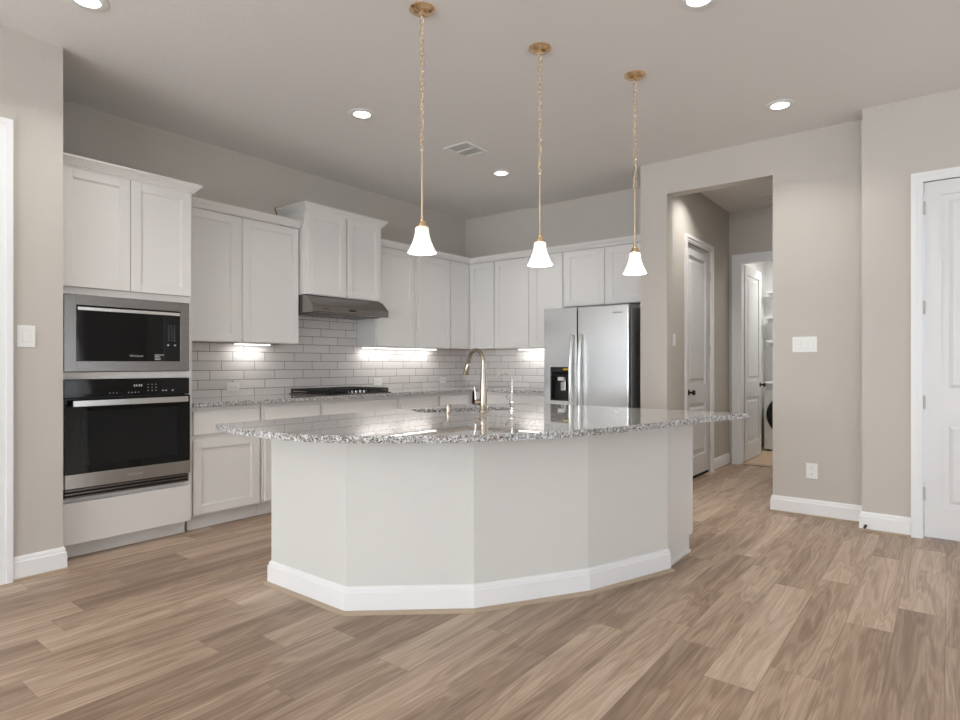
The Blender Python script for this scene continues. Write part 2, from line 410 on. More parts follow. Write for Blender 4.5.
def hinge(parent, x, y, z): return MB().lathe([(.001, 0), (.008, 0), (.008, .09), (.001, .09)], (x, y, z-.045), 10).build('hinge', 'mark_grey', parent)
# door 1: right wall (face toward -x), u runs toward -y
d1 = struct(slab(MB(), lambda u, d, z: (XD+.014+d, .130-u, z), .82, .012, 2.428, .095, (.81, .99)).build('door_1', 'door_white'))
casing(MB(), lambda u, d, z: (XD+d, .140-u, z), 0, .840, 2.432, .063).box(XD, XD+.1, .134, .140, 0, 2.432).build('door_frame', 'trim_white', d1)
for z in (2.254, 1.575, .93, .306): hinge(d1, XD+.004, .131, z)
knob(d1, (XD+.014, -.63, .95), (-1, 0, 0))
# door 2: near left wall (face toward -y)
d2 = struct(slab(MB(), lambda u, d, z: (.118+u, YD+.02+d, z), .81, .012, 2.44).build('door_2', 'door_white'))
casing(MB(), lambda u, d, z: (.115+u, YD+d, z), .0, .82, 2.435).build('door_frame', 'trim_white', d2)
knob(d2, (.19, YD+.02, .95), (0, -1, 0))
# door 3: hall left wall
d3 = struct(slab(MB(), lambda u, d, z: (6.035+u, HL+.015+d, z), .74, .03, 2.412, .11, (.78, .98)).build('door_3', 'door_white'))
casing(MB(), lambda u, d, z: (6.03+u, HL+d, z), 0, .75, 2.418, .07).build('door_frame', 'trim_white', d3)
knob(d3, (6.12, HL+.015, .90), (0, -1, 0))
for z in (2.15, 1.35, .3): hinge(d3, 6.777, HL+.004, z)
box('floor_gap_shade', 'hole_dark', (6.035, 6.775, HL+.02, HL+.05, 0.001, .03), d3)  # dark strip standing in for the shade under the door
# door 4: laundry door standing open into the laundry
d4 = struct(slab(MB(), lambda u, d, z: (7.71+u, 1.940+d, z), .80, .012, 2.39, .11, (.78, .98)).build('door_4', 'door_white'))
o = casing(MB(), lambda u, d, z: (7.5+d, 1.946-u, z), 0, .806, 2.40, .085).box(7.5, 7.62, 1.930, 1.946, 0, 2.40).box(7.5, 7.62, 1.14, 1.156, 0, 2.40).box(7.5, 7.62, 1.156, 1.930, 2.385, 2.40)
o.build('door_frame', 'trim_white', d4)
knob(d4, (8.44, 1.940, .92), (0, -1, 0))
knob(d4, (8.44, 1.975, .92), (0, 1, 0))
for z in (2.2, 1.2, .3): hinge(d4, 7.665, 1.945, z)

# ------------------------------------------------------------------ cabinet helpers
def shaker(mb, A, u0, u1, z0, z1, st=.062):
    """door of 20 mm with a recessed flat panel; A(u,d,z)"""
    def bx(a, b_, d0, d1, p, q):
        P_, Q_ = A(a, d0, p), A(b_, d1, q); mb.box(P_[0], Q_[0], P_[1], Q_[1], P_[2], Q_[2])
    bx(u0, u0+st, 0, .02, z0, z1); bx(u1-st, u1, 0, .02, z0, z1)
    bx(u0+st, u1-st, 0, .02, z0, z0+st); bx(u0+st, u1-st, 0, .02, z1-st, z1)
    bx(u0+st, u1-st, .010, .018, z0+st, z1-st)
    # small inner bead
    i = .007
    bx(u0+st, u0+st+i, .005, .012, z0+st, z1-st); bx(u1-st-i, u1-st, .005, .012, z0+st, z1-st)
    bx(u0+st+i, u1-st-i, .005, .012, z0+st, z0+st+i); bx(u0+st+i, u1-st-i, .005, .012, z1-st-i, z1-st)
    return mb
def face_A(yf): return lambda u, d, z: (u, yf+d, z)
def face_B(xf): return lambda u, d, z: (xf+d, u, z)
def door(parent, A, u0, u1, z0, z1): return shaker(MB(), A, u0, u1, z0, z1).build('door', 'cabinet_white', parent, .0012, at=A(u0, 0, z0), seg=1)
def drawer(parent, A, u0, u1, z0, z1, name='drawer'):
    P_, Q_ = A(u0, 0, z0), A(u1, .02, z1)
    return MB().box(P_[0], Q_[0], P_[1], Q_[1], P_[2], Q_[2]).build(name, 'cabinet_white', parent, .004, at=P_)
CROWN = [(0, 0), (.007, 0), (.007, .009), (.014, .011), (.014, .017), (.027, .032), (.036, .040), (.036, .046), (.046, .049), (.046, .062), (0, .062)]
def crown_prof(z): return [(o, z+dz) for o, dz in CROWN]

# --- tall oven cabinet
tc = thing('tall_oven_cabinet', 'white tall cabinet holding the wall oven and the microwave, next to the left wall', 'cabinet', (1.69, 4.5, 0))
fy = 4.21
mb = MB().box(1.275, 1.305, fy, YA-.025, .1, 2.39).box(2.07, 2.095, fy, YA-.025, .1, 2.39).box(1.305, 2.07, YA-.03, YA-.025, .1, 2.39)
for a, b_ in ((2.36, 2.39), (1.617, 1.66), (1.096, 1.140), (.350, .371), (.1, .12)): mb.box(1.305, 2.07, fy, YA-.03, a, b_)
mb.box(1.305, 2.07, fy+.012, YA-.03, 1.655, 2.37).box(1.305, 2.07, fy+.012, YA-.03, .115, .352)
mb.build('body', 'cabinet_white', tc, .001, seg=1)
A = face_A(4.19)
door(tc, A, 1.295, 1.683, 1.662, 2.388); door(tc, A, 1.687, 2.078, 1.662, 2.388)
drawer(tc, A, 1.305, 2.078, .092, .347)
box('toe_kick', 'cabinet_white', (1.275, 2.07, 4.265, YA-.03, 0, .1), tc)
MB().sweep([(1.275, 4.19), (2.095, 4.19), (2.095, YA-.025)], crown_prof(2.386), -1).build('crown_molding', 'cabinet_white', tc)

# --- microwave
def keypad(parent, xs, zs, y, s_=.0022, name='keypad', m='mark_grey'):
    if len(xs)*len(zs) < 9:
        for x in xs:
            for z in zs: MB().box(x-s_, x+s_, y-.0012, y, z-s_*.8, z+s_*.8).build('touch_key', m, parent)
        return
    mb = MB()
    for x in xs:
        for z in zs: mb.box(x-s_, x+s_, y-.0012, y, z-s_*.8, z+s_*.8)
    return mb.build(name, m, parent)
mw = thing('microwave', 'built-in black glass microwave in a wide steel trim, set above the wall oven', 'microwave', (1.685, 4.4, 1.143))
o = MB().box(1.309, 1.374, 4.184, 4.208, 1.143, 1.614).box(2.002, 2.064, 4.184, 4.208, 1.143, 1.614).box(1.374, 2.002, 4.184, 4.208, 1.143, 1.209).box(1.374, 2.002, 4.184, 4.208, 1.551, 1.614)
o.build('trim_frame', 'steel_x', mw, .002)
box('oven_body', 'black_plastic', (1.33, 2.045, 4.214, 4.75, 1.145, 1.612), mw)
box('door', 'oven_black', (1.375, 1.896, 4.192, 4.213, 1.210, 1.550), mw, .002)
box('control_panel', 'oven_black', (1.900, 2.001, 4.192, 4.213, 1.210, 1.550), mw, .002)
box('door_handle', 'steel_handle', (1.381, 1.996, 4.180, 4.192, 1.520, 1.541), mw, .002)
keypad(mw, (1.926, 1.946, 1.966), (1.45, 1.43, 1.41, 1.39, 1.37, 1.35), 4.192)
keypad(mw, (1.923, 1.969), (1.318,), 4.192, .006)
text('Whirlpool', .020, 'logo', 'mark_grey', mw, FACE_NY, (1.72, 4.191, 1.243))
o = MB()
for i, w_ in enumerate((.058, .030, .038, .038)): o.box(1.835, 1.835+w_, 4.1905, 4.192, 1.248-i*.010, 1.253-i*.010)
o.build('printed_label', 'mark_grey', mw)
# --- wall oven
ov = thing('wall_oven', 'built-in wall oven with black glass door and flat steel handle, set below the microwave', 'oven', (1.685, 4.4, .372))
box('oven_body', 'black_plastic', (1.33, 2.045, 4.214, 4.8, .373, 1.092), ov)
box('control_panel', 'oven_black', (1.309, 2.064, 4.184, 4.212, .985, 1.093), ov, .002)
dr_ = box('door', 'oven_black', (1.309, 2.064, 4.172, 4.212, .522, .978), ov, .003)
box('window', 'oven_window', (1.40, 1.975, 4.1705, 4.172, .57, .90), dr_)
box('lower_door_panel', 'steel_panel', (1.309, 2.064, 4.168, 4.212, .434, .521), ov, .002)
hd = box('handle', 'steel_handle', (1.335, 2.022, 4.110, 4.126, .932, .970), ov, .003)
for x in (1.37, 1.99): box('handle_bracket', 'steel_handle', (x-.012, x+.012, 4.126, 4.172, .942, .960), hd)
o = MB()
for z in (.375, .396, .417): o.box(1.315, 2.058, 4.180, 4.212, z, z+.010)
o.build('vent_grille', 'steel_x', ov); box('vent_recess', 'hole_dark', (1.313, 2.060, 4.200, 4.211, .373, .432), ov)
keypad(ov, (1.79, 1.815, 1.84), (1.055, 1.035, 1.015), 4.184, .0028)
keypad(ov, (1.56, 1.58, 1.60, 1.67, 1.69, 1.71, 1.73), (1.006,), 4.184, .003)
keypad(ov, (1.885, 1.905, 1.95), (1.012, ), 4.184, .005)
for x in (1.705, 1.718, 1.735, 1.748): box('display_digit', 'mark_grey', (x-.004, x+.004, 4.1828, 4.184, 1.043, 1.057), ov)
text('Whirlpool', .024, 'logo', 'mark_grey', ov, FACE_NY, (1.70, 4.167, .478))

# --- upper cabinets on wall A
def upper(label, x0, x1, z0, z1, yf, doors, crown=None, name='wall_cabinet', group=None):
    t = thing(name, label, 'cabinet', ((x0+x1)/2, YA-.15, z0), group)
    mb = MB().box(x0, x1, yf+.02, YA-.014, z0+.018, z1).box(x0, x0+.018, yf+.02, YA-.014, z0, z0+.018).box(x1-.018, x1, yf+.02, YA-.014, z0, z0+.018).box(x0+.018, x1-.018, yf+.02, yf+.04, z0, z0+.018)
    mb.build('body', 'cabinet_white', t, .001, seg=1)
    box('underside_panel', 'cabinet_inside', (x0+.018, x1-.018, yf+.04, YA-.014, z0+.012, z0+.018), t)
    for a, b_ in doors: door(t, face_A(yf), a, b_, z0+.006, z1-.006)
    if crown: MB().sweep(crown[0], crown_prof(crown[1]), -1).build('crown_molding', 'cabinet_white', t)
    return t
UY = 4.525
upper('white wall cabinet with two doors between the tall oven cabinet and the range hood', 2.098, 3.212, 1.365, 2.385, UY, [(2.115, 2.630), (2.672, 3.200)], ([(2.098, UY), (3.212, UY), ], 2.386))
HY = 4.445
upper('short white wall cabinet standing higher than its neighbours, above the range hood', 3.220, 4.115, 1.806, 2.552, HY, [(3.245, 3.665), (3.688, 4.100)], ([(3.220, YA), (3.220, HY), (4.115, HY), (4.115, YA)], 2.545), 'hood_cabinet')
upper('white single-door wall cabinet immediately right of the range hood', 4.118, 4.690, 1.365, 2.385, UY, [(4.128, 4.655)])
upper('white single-door wall cabinet between the hood-side cabinet and the corner cabinet', 4.694, 5.255, 1.365, 2.385, UY, [(4.728, 5.250)])
UX = 5.605
cc = thing('corner_wall_cabinet', 'white corner wall cabinet with a door on each leg, in the kitchen corner', 'cabinet', (5.75, 4.7, 1.365))
out = [(5.259, UY+.02), (UX+.02, UY+.02), (UX+.02, 4.159), (XB-.014, 4.159), (XB-.014, YA-.014), (5.259, YA-.014)]
MB().prism(out, 1.383, 2.385).build('body', 'cabinet_white', cc)
MB().prism(out, 1.366, 1.382).build('underside_panel', 'cabinet_inside', cc)
door(cc, face_A(UY), 5.268, UX-.002, 1.371, 2.379); door(cc, face_B(UX), 4.167, UY-.004, 1.371, 2.379)
def upperB(label, y0, y1, z0, z1, doors, name):
    t = thing(name, label, 'cabinet', (XB-.15, (y0+y1)/2, z0))
    mb = MB().box(UX+.02, XB-.014, y0, y1, z0+.018, z1).box(UX+.02, XB-.014, y0, y0+.018, z0, z0+.018).box(UX+.02, XB-.014, y1-.018, y1, z0, z0+.018).box(UX+.02, UX+.04, y0+.018, y1-.018, z0, z0+.018)
    mb.build('body', 'cabinet_white', t, .001, seg=1)
    box('underside_panel', 'cabinet_inside', (UX+.04, XB-.014, y0+.018, y1-.018, z0+.012, z0+.018), t)
    for a, b_ in doors: door(t, face_B(UX), a, b_, z0+.006, z1-.006)
    return t
upperB('white two-door wall cabinet between the corner cabinet and the refrigerator', 3.249, 4.155, 1.365, 2.385, [(3.258, 3.640), (3.688, 4.150)], 'wall_cabinet')
upperB('short white two-door cabinet hung above the refrigerator', 2.275, 3.245, 1.797, 2.385, [(2.29, 2.735), (2.768, 3.222)], 'refrigerator_cabinet')
tag(MB().sweep([(4.118, UY), (UX, UY), (UX, 2.272)], crown_prof(2.386), -1).build('crown_molding', 'cabinet_white', at=(4.118, UY, 2.386)),
    'white crown molding running along the cabinet tops from the hood through the corner to the refrigerator', 'molding')
tag(MB().tube([(3.075, 4.60, 2.386), (3.040, 4.60, 2.46), (3.012, 4.60, 2.545)], .006, 8).build('wooden_stick', 'wood_stick', at=(3.075, 4.60, 2.386)),
    'thin brown stick leaning on top of the wall cabinet left of the range hood', 'stick')

# --- base cabinets
BY, TY = 4.215, 4.285
def base(label, x0, x1, doors, drawers, name='base_cabinet'):
    t = thing(name, label, 'cabinet', ((x0+x1)/2, 4.55, 0))
    box('body', 'cabinet_white', (x0, x1, BY+.02, YA-.005, .1, .880), t)
    box('toe_kick', 'cabinet_white', (x0, x1, TY, YA-.02, 0, .0995), t)
    for a, b_ in doors: door(t, face_A(BY), a, b_, .115, .648)
    for a, b_ in drawers: drawer(t, face_A(BY), a, b_, .682, .850)
    return t
base('white base cabinet with one drawer over one door, next to the tall oven cabinet', 2.098, 2.645, [(2.108, 2.625)], [(2.108, 2.625)])
base('white base cabinet with one drawer over one door, just left of the cooktop', 2.649, 3.212, [(2.675, 3.195)], [(2.675, 3.195)])
base('wide white base cabinet with a false drawer front below the cooktop', 3.216, 4.128, [(3.24, 3.66), (3.68, 4.10)], [(3.24, 4.10)])
base('white base cabinet with one drawer over one door, just right of the cooktop', 4.132, 4.708, [(4.162, 4.692)], [(4.162, 4.692)])
base('white base cabinet filling the corner of the kitchen', 4.712, 5.293, [(4.730, 5.200)], [(4.730, 5.200)], 'corner_base_cabinet')
BX = 5.293
t = thing('base_cabinet', 'white base cabinet with two drawers between the kitchen corner and the refrigerator', 'cabinet', (5.62, 3.7, 0))
box('body', 'cabinet_white', (BX+.02, XB-.005, 3.25, 4.20, .1, .880), t)
box('toe_kick', 'cabinet_white', (BX+.08, XB-.02, 3.25, 4.20, 0, .0995), t)
for a, b_ in ((3.262, 3.70), (3.73, 4.17)):
    door(t, face_B(BX), a, b_, .115, .648); drawer(t, face_B(BX), a, b_, .682, .850)
CE = 4.182
o = MB().prism([(2.098, CE), (5.262, CE), (5.262, 3.248), (XB-.002, 3.248), (XB-.002, YA-.002), (2.098, YA-.002)], .882, .914).build('countertop', 'granite', None, .003, at=(2.098, CE, .882))
tag(o, 'L-shaped grey speckled granite countertop along the walls beneath the wall cabinets', 'countertop')
# backsplash
o = struct(MB().box(2.098, XB-.013, YA-.012, YA-.001, .916, 1.364).box(3.214, 4.116, YA-.012, YA-.001, 1.364, 1.80).build('trim_2', 'tile_x'))
o2 = struct(box('trim_3', 'tile_y', (XB-.012, XB-.001, 3.249, YA-.013, .916, 1.364)))

# outlets on the tile
def outlet(label, A, u, z, wd=.116, ht=.072, name='wall_outlet', kind='out2h', cat='outlet'):
    """A(u,d,z): plate centred at u,z"""
    t = thing(name, label, cat, A(u, 0, z))
    def bx(mb, a, b_, d0, d1, p, q): P_, Q_ = A(a, d0, p), A(b_, d1, q); mb.box(P_[0], Q_[0], P_[1], Q_[1], P_[2], Q_[2]); return mb
    bx(MB(), u-wd/2, u+wd/2, -.006, -.0005, z-ht/2, z+ht/2).build('cover_plate', 'white_plastic', t, .002)
    def part(nm, a, b_, p, q, m='white_plastic', d=-.0085): bx(MB(), a, b_, d, -.006, p, q).build(nm, m, t, .0008, seg=1)
    def holes(a, z_, vert):
        mb = MB()
        for s_ in (-1, 1):
            if vert: bx(mb, a+s_*.006-.001, a+s_*.006+.001, -.0090, -.0084, z_-.002, z_+.006)
            else: bx(mb, a-.002, a+.006, -.0090, -.0084, z_+s_*.006-.001, z_+s_*.006+.001)
        if vert: bx(mb, a-.002, a+.002, -.0090, -.0084, z_-.012, z_-.008)
        mb.build('socket_slots', 'mark_dark', t)
    if kind == 'out2h':
        for s_ in (-1, 1): part('socket', u+s_*.024-.018, u+s_*.024+.018, z-.016, z+.016); holes(u+s_*.024, z, False)
    elif kind == 'out2v':
        for s_ in (-1, 1): part('socket', u-.017, u+.017, z+s_*.024-.018, z+s_*.024+.018); holes(u, z+s_*.024, True)
    else:
        n = int(kind[-1])
        for i in range(n):
            c = u+(i-(n-1)/2)*.046; part('rocker', c-.0165, c+.0165, z-.033, z+.033, d=-.0095)
            MBs = bx(MB(), c-.0175, c+.0175, -.0066, -.0059, z-.034, z+.034).build('rocker_gap', 'mark_grey', t)
    return t
FA = lambda u, d, z: (u, YA-.012+d, z)
outlet('white outlet on the tile left of the cooktop', FA, 2.755, .995)
outlet('white outlet on the tile behind the right end of the cooktop', FA, 4.41, 1.0)
outlet('white outlet on the tile close to the kitchen corner', FA, 5.455, .995, .116, .072)
FC = lambda u, d, z: (XC+d, u, z)
outlet('white three-rocker switch plate on the wall right of the hall opening', FC, .892, 1.344, .172, .120, 'light_switch', 'sw3', 'switch')
outlet('white outlet low on the wall right of the hall opening', FC, .841, .355, .080, .120, 'wall_outlet', 'out2v')
FD = lambda u, d, z: (u, YD+d, z)
outlet('white single-rocker switch plate on the near left wall beside the door casing', FD, 1.083, 1.344, .084, .122, 'light_switch', 'sw1', 'switch')
FH = lambda u, d, z: (u, HL+d, z)
outlet('white switch plate on the left wall inside the hall', FH, 5.66, 1.42, .075, .12, 'light_switch', 'sw1', 'switch')
ds = MB().lathe([(.001, 0), (.010, 0), (.010, .006), (.004, .010), (.004, .050), (.009, .052), (.009, .060), (.001, .060)], (XD-.016, .466, .035), 12, Matrix.Rotation(-PI/2, 4, 'Y')).build('door_stop', 'bronze', at=(XD-.016, .466, .035))
tag(ds, 'small dark door stop at the bottom corner of the right wall baseboard', 'door stop')

# --- under-cabinet lights
def bar(label, x0, x1, y0, y1, power):
    t = thing('under_cabinet_light', label, 'light', ((x0+x1)/2, (y0+y1)/2, 1.352))
    box('housing', 'white_plastic', (x0, x1, y0, y1, 1.360, 1.3765), t)
    box('lens', 'bar_glow', (x0+.004, x1-.004, y0+.004, y1-.004, 1.354, 1.360), t)
    l = area('bar_lamp', ((x0+x1)/2, (y0+y1)/2, 1.351), (0, 0, 0), x1-x0-.02, y1-y0-.01, power, (1, .99, .98))
    l.parent = t; l.location = Vector(l.location)-t.location; l.visible_glossy = False
bar('glowing light bar under the wall cabinet left of the range hood', 2.73, 3.05, 4.72, 4.77, .5)
bar('glowing light bar under the cabinet immediately right of the range hood', 4.145, 4.67, 4.72, 4.77, .8)
bar('glowing light bar under the cabinet left of the corner cabinet', 4.72, 5.235, 4.72, 4.77, .8)
bar('glowing light bar under the wall cabinet left of the refrigerator', 5.79, 5.84, 3.40, 3.95, .9)

# --- range hood
hood = thing('range_hood', 'stainless steel range hood under the short raised cabinet', 'range hood', (3.67, 4.6, 1.64))
prof = [(YA-.014, 1.802), (4.470, 1.802), (4.430, 1.790), (4.365, 1.725), (4.345, 1.705), (4.345, 1.652), (4.352, 1.646), (YA-.014, 1.646)]
MB().profile(prof, 0, 3.220, 4.113).build('canopy', 'steel_dark', hood, .003)
MB().profile([(4.36, 1.652), (4.343, 1.652), (4.343, 1.704), (4.36, 1.704)], 0, 3.232, 4.100).build('front_band', 'steel_x', hood, .001)
box('button_panel', 'black_plastic', (3.62, 3.70, 4.340, 4.3435, 1.672, 1.686), hood)
o = MB()
for i in range(9): o.box(3.28+i*.09, 3.34+i*.09, 4.42, 4.80, 1.640, 1.646)
o.build('filter', 'steel_x', hood)
text('Whirlpool', .018, 'logo', 'mark_dark', hood, FACE_NY, (3.36, 4.342, 1.680))

# --- cooktop
ct = thing('gas_cooktop', 'stainless gas cooktop with black iron grates set in the wall countertop', 'cooktop', (3.675, 4.52, .914))
box('tray', 'steel_x', (3.29, 4.06, 4.255, 4.80, .9145, .922), ct, .003)
def grate(x0, x1, y0, y1):
    mb = MB(); z0, z1, t_ = .942, .962, .007
    for x in (x0, (x0+x1)/2-.004, x1-.012): mb.box(x, x+.012, y0, y1, z0, z1)
    for i in range(6): y = y0+(y1-y0-.012)*i/5; mb.box(x0, x1, y, y+.013, z0, z1)
    for x in (x0, x1-.014):
        for y in (y0, y1-.014): mb.box(x, x+.014, y, y+.014, .922, z0)
    mb.box(x0+.014, x1-.014, y0, y0+.010, .924, .932).box(x0, x0+.010, y0+.014, y1-.014, .924, .936).box(x1-.010, x1, y0+.014, y1-.014, .924, .936)
    mb.build('grate', 'black_iron', ct, .002, at=(x0, y0, .922), seg=1)
grate(3.305, 3.55, 4.275, 4.79); grate(3.555, 3.795, 4.40, 4.79); grate(3.80, 4.045, 4.275, 4.79)
for x, y, r in ((3.43, 4.40, .038), (3.43, 4.67, .030), (3.675, 4.60, .05), (3.92, 4.40, .03), (3.92, 4.67, .04)):
    MB().lathe([(.001, .922), (r+.012, .922), (r+.012, .930), (r, .932), (r, .940), (.001, .941)], (x, y, 0), 24).build('burner', 'black_iron', ct, at=(x, y, .922))
for i in range(5):
    x = 3.575+i*.049; y = 4.315
    kb = MB().lathe([(.001, .922), (.0215, .922), (.0215, .926), (.0175, .928), (.0165, .946), (.001, .947)], (x, y, 0), 20).build('knob', 'steel_dark', ct, at=(x, y, .922))
    box('pointer', 'black_plastic', (x-.0025, x+.0025, y-.015, y+.015, .947, .953), kb)

# --- refrigerator
fr = thing('refrigerator', 'stainless steel side-by-side refrigerator with ice dispenser beside the hall wall', 'refrigerator', (5.55, 2.77, 0))
FX, Y0, Y1, YS = 5.20, 2.322, 3.228, 2.852
box('body', 'fridge_side', (FX+.075, XB-.03, Y0+.004, Y1-.004, .03, 1.722), fr, .004)
box('foot_grille', 'black_plastic', (FX+.06, FX+.09, Y0+.01, Y1-.01, 0, .055), fr)
box('door_gasket', 'hole_dark', (FX+.062, FX+.075, Y0+.01, Y1-.01, .07, 1.715), fr)
rd = box('door', 'steel_fridge', (FX, FX+.062, Y0, YS-.005, .06, 1.745), fr, .008); rd['label'] = 'wide refrigerator door'
# freezer door with a real recess for the dispenser
fd = MB(); ya, yb, za, zb = 2.932, 3.152, .826, 1.160
fd.box(FX, FX+.062, YS+.005, ya, .06, 1.745).box(FX, FX+.062, yb, Y1, .06, 1.745).box(FX, FX+.062, ya, yb, .06, za).box(FX, FX+.062, ya, yb, zb, 1.745).box(FX+.055, FX+.062, ya, yb, za, zb)
fz = fd.build('door', 'steel_fridge', fr, at=(FX, YS, .06)); fz['label'] = 'narrow freezer door with dispenser'
dp = MB().box(FX-.004, FX+.004, ya, ya+.010, za, zb).box(FX-.004, FX+.004, yb-.010, yb, za, zb).box(FX-.004, FX+.004, ya+.01, yb-.01, za, za+.012).box(FX-.003, FX+.02, ya+.01, yb-.01, zb-.085, zb)
dp.box(FX+.050, FX+.055, ya+.005, yb-.005, za, zb)
dp = dp.build('dispenser', 'black_plastic', fr)
box('dispenser_side_liner', 'black_plastic', (FX+.004, FX+.054, ya, ya+.004, za, zb), dp); box('dispenser_side_liner', 'black_plastic', (FX+.004, FX+.054, yb-.004, yb, za, zb), dp)
box('display', 'oven_black', (FX-.0045, FX-.003, ya+.02, yb-.02, zb-.075, zb-.045), dp)
box('spout', 'white_plastic', (FX+.008, FX+.045, ya+.075, ya+.145, zb-.135, zb-.10), dp, .004)
box('paddle', 'steel_handle', (FX+.015, FX+.030, ya+.060, ya+.115, zb-.235, zb-.150), dp, .004)
box('paddle', 'steel_handle', (FX+.030, FX+.045, ya+.07, ya+.105, zb-.16, zb-.13), dp, .003)
box('sticker', 'sticker_yellow', (FX-.0048, FX-.003, ya+.015, ya+.075, zb-.030, zb-.015), dp)
for y, s_ in ((YS+.048, 1), (YS-.048, -1)):
    pts = []
    for i in range(13):
        q = i/12; pts.append((FX-.028-.034*math.sin(PI*q)**.6, y, .55+q*.925))
    pts = [(FX+.002, y, .55)]+pts+[(FX+.002, y, 1.475)]
    MB().tube(pts, [.011]+[.0145]*13+[.011], 12).build('handle', 'steel_handle', fr, at=(FX, y, .55))
text('Whirlpool', .023, 'logo', 'mark_dark', fr, FACE_NX, (FX-.0008, 2.430, 1.672))

# ------------------------------------------------------------------ island
isl = thing('kitchen_island', 'white faceted kitchen island with tall baseboard under the curved granite top', 'island', (2.9, 2.2, 0))
a_, b2, c2, d_, e_ = (1.870, 2.887), (1.870, 2.270), (2.270, 1.808), (2.813, 1.478), (3.391, 1.275)
IZ = .851
path = [a_, b2, c2, d_, e_]
def inner(p, t_=.11):
    return MB().sweep(path, [(0, 0), (-t_, 0), (-t_, IZ), (0, IZ)], -1)
inner(path).build('half_wall', 'island_paint', isl)
BBI = [(0, .015), (.015, .015), (.015, .100), (.011, .105), (.010, .116), (.005, .126), (0, .128)]
MB().sweep([(1.96, 2.887)]+path+[(3.391+.03, 1.32)], BBI, -1).build('baseboard', 'trim_white', isl)
MB().sweep([(1.96, 2.887)]+path+[(3.391+.03, 1.32)], [(0, 0), (.033, 0), (.031, .010), (.022, .017), (0, .017)], -1).build('shoe_molding', 'shoe_tan', isl)
MB().sweep(path, [(0, IZ-.026), (.010, IZ-.026), (.014, IZ-.018), (.014, IZ), (0, IZ)], -1).build('top_trim', 'trim_white', isl)
# end panel and cabinets on the kitchen side
o = MB().box(3.415, 3.903, 1.301, 1.321, .1, IZ).box(3.415, 3.834, 1.301, 1.321, 0, .1)
o.build('end_panel', 'cabinet_white', isl)
MB().box(3.415, 3.834, 1.289, 1.301, 0, .016).build('end_shoe', 'cabinet_white', isl)
box('cabinet_box', 'cabinet_white', (3.415, 3.903, 1.321, 2.428, .1, IZ), isl); box('toe_kick', 'cabinet_white', (3.415, 3.834, 1.321, 2.428, 0, .1), isl)
box('cabinet_box', 'cabinet_white', (1.98, 2.586, 2.40, 2.887, .1, IZ), isl); box('toe_kick', 'cabinet_white', (1.98, 2.586, 2.40, 2.82, 0, .1), isl)
FXi = lambda u, d, z: (3.923-d, u, z)
FYi = lambda u, d, z: (u, 2.907-d, z)
for u0, u1 in ((1.318, 1.85), (1.88, 2.40)): door(isl, FXi, u0, u1, .115, .648); drawer(isl, FXi, u0, u1, .682, .835)
for u0, u1 in ((1.91, 2.23), (2.26, 2.57)): door(isl, FYi, u0, u1, .115, .648); drawer(isl, FYi, u0, u1, .682, .835)
# sink front across the inner corner, and the flat filler beside it
box('filler_panel', 'cabinet_white', (2.586, 3.444, 2.867, 2.887, .1, IZ), isl)
L_ = math.hypot(.459, .459); R4 = Matrix.Translation((3.444, 2.887, 0)) @ Matrix.Rotation(-PI/4, 4, 'Z')
MB().box(0, L_, -.02, 0, .1, IZ).build('sink_front', 'cabinet_white', isl, tr=R4)
shaker(MB(), lambda u, d, z: (u, .02-d, z), .02, L_/2-.004, .115, .80).build('door', 'cabinet_white', isl, tr=R4)
shaker(MB(), lambda u, d, z: (u, .02-d, z), L_/2+.004, L_-.02, .115, .80).build('door', 'cabinet_white', isl, tr=R4)

arc = [(1.587, 2.946), (1.561, 2.764), (1.548, 2.467), (1.584, 2.216), (1.678, 2.018), (1.806, 1.844), (1.939, 1.693), (2.083, 1.564), (2.389, 1.397), (2.754, 1.268), (3.267, 1.155), (3.652, 1.081), (3.963, 0.972)]
def catmull(P_, n=6):
    out_ = []
    Q_ = [P_[0]]+P_+[P_[-1]]
    for i in range(1, len(Q_)-2):
        p0, p1, p2, p3 = (Vector(Q_[j]) for j in (i-1, i, i+1, i+2))
        for k_ in range(n):
            t_ = k_/n; v = .5*((2*p1)+(p2-p0)*t_+(2*p0-5*p1+4*p2-p3)*t_*t_+(3*p1-p0-3*p2+p3)*t_**3); out_.append((v.x, v.y))
    out_.append(P_[-1]); return out_
outer = catmull(arc)+[(3.970, 2.468), (3.484, 2.953)]
# sink hole, set on the diagonal
SU = Vector((.883, -.469)).normalized(); SV = Vector((.469, .883)).normalized(); SC = Vector((3.124, 2.571))
def rr(hw, hh, r=.05, n=5, c=None):
    pts = []
    for sx, sy, a0 in ((1, 1, 0), (-1, 1, 90), (-1, -1, 180), (1, -1, 270)):
        for i in range(n+1):
            a = math.radians(a0+90*i/n); pts.append(((hw-r)*sx+r*math.cos(a), (hh-r)*sy+r*math.sin(a)))
    return [tuple((c or SC)+SU*x+SV*y) for x, y in pts]
hole = rr(.345, .155)
o = MB().prism(outer, .852, .884, [hole]).build('island_countertop', 'granite', None, .003, at=(2.9, 2.2, .852))
tag(o, 'large curved speckled granite top on the kitchen island with a sink cut into it', 'countertop')
sk = MB(); lo = [(x, y) for x, y in rr(.347, .157)]
def ring(loop_o, loop_i, z0, z1): sk.prism(loop_o, z0, z1, [loop_i])
ring(rr(.356, .166, .055), rr(.348, .158, .05), .66, .8515); sk.prism(rr(.356, .166, .055), .652, .66)
sk = sk.build('undermount_sink', 'steel_sink', at=(SC.x, SC.y, .652))
tag(sk, 'stainless steel sink bowl set diagonally into the island top', 'sink')
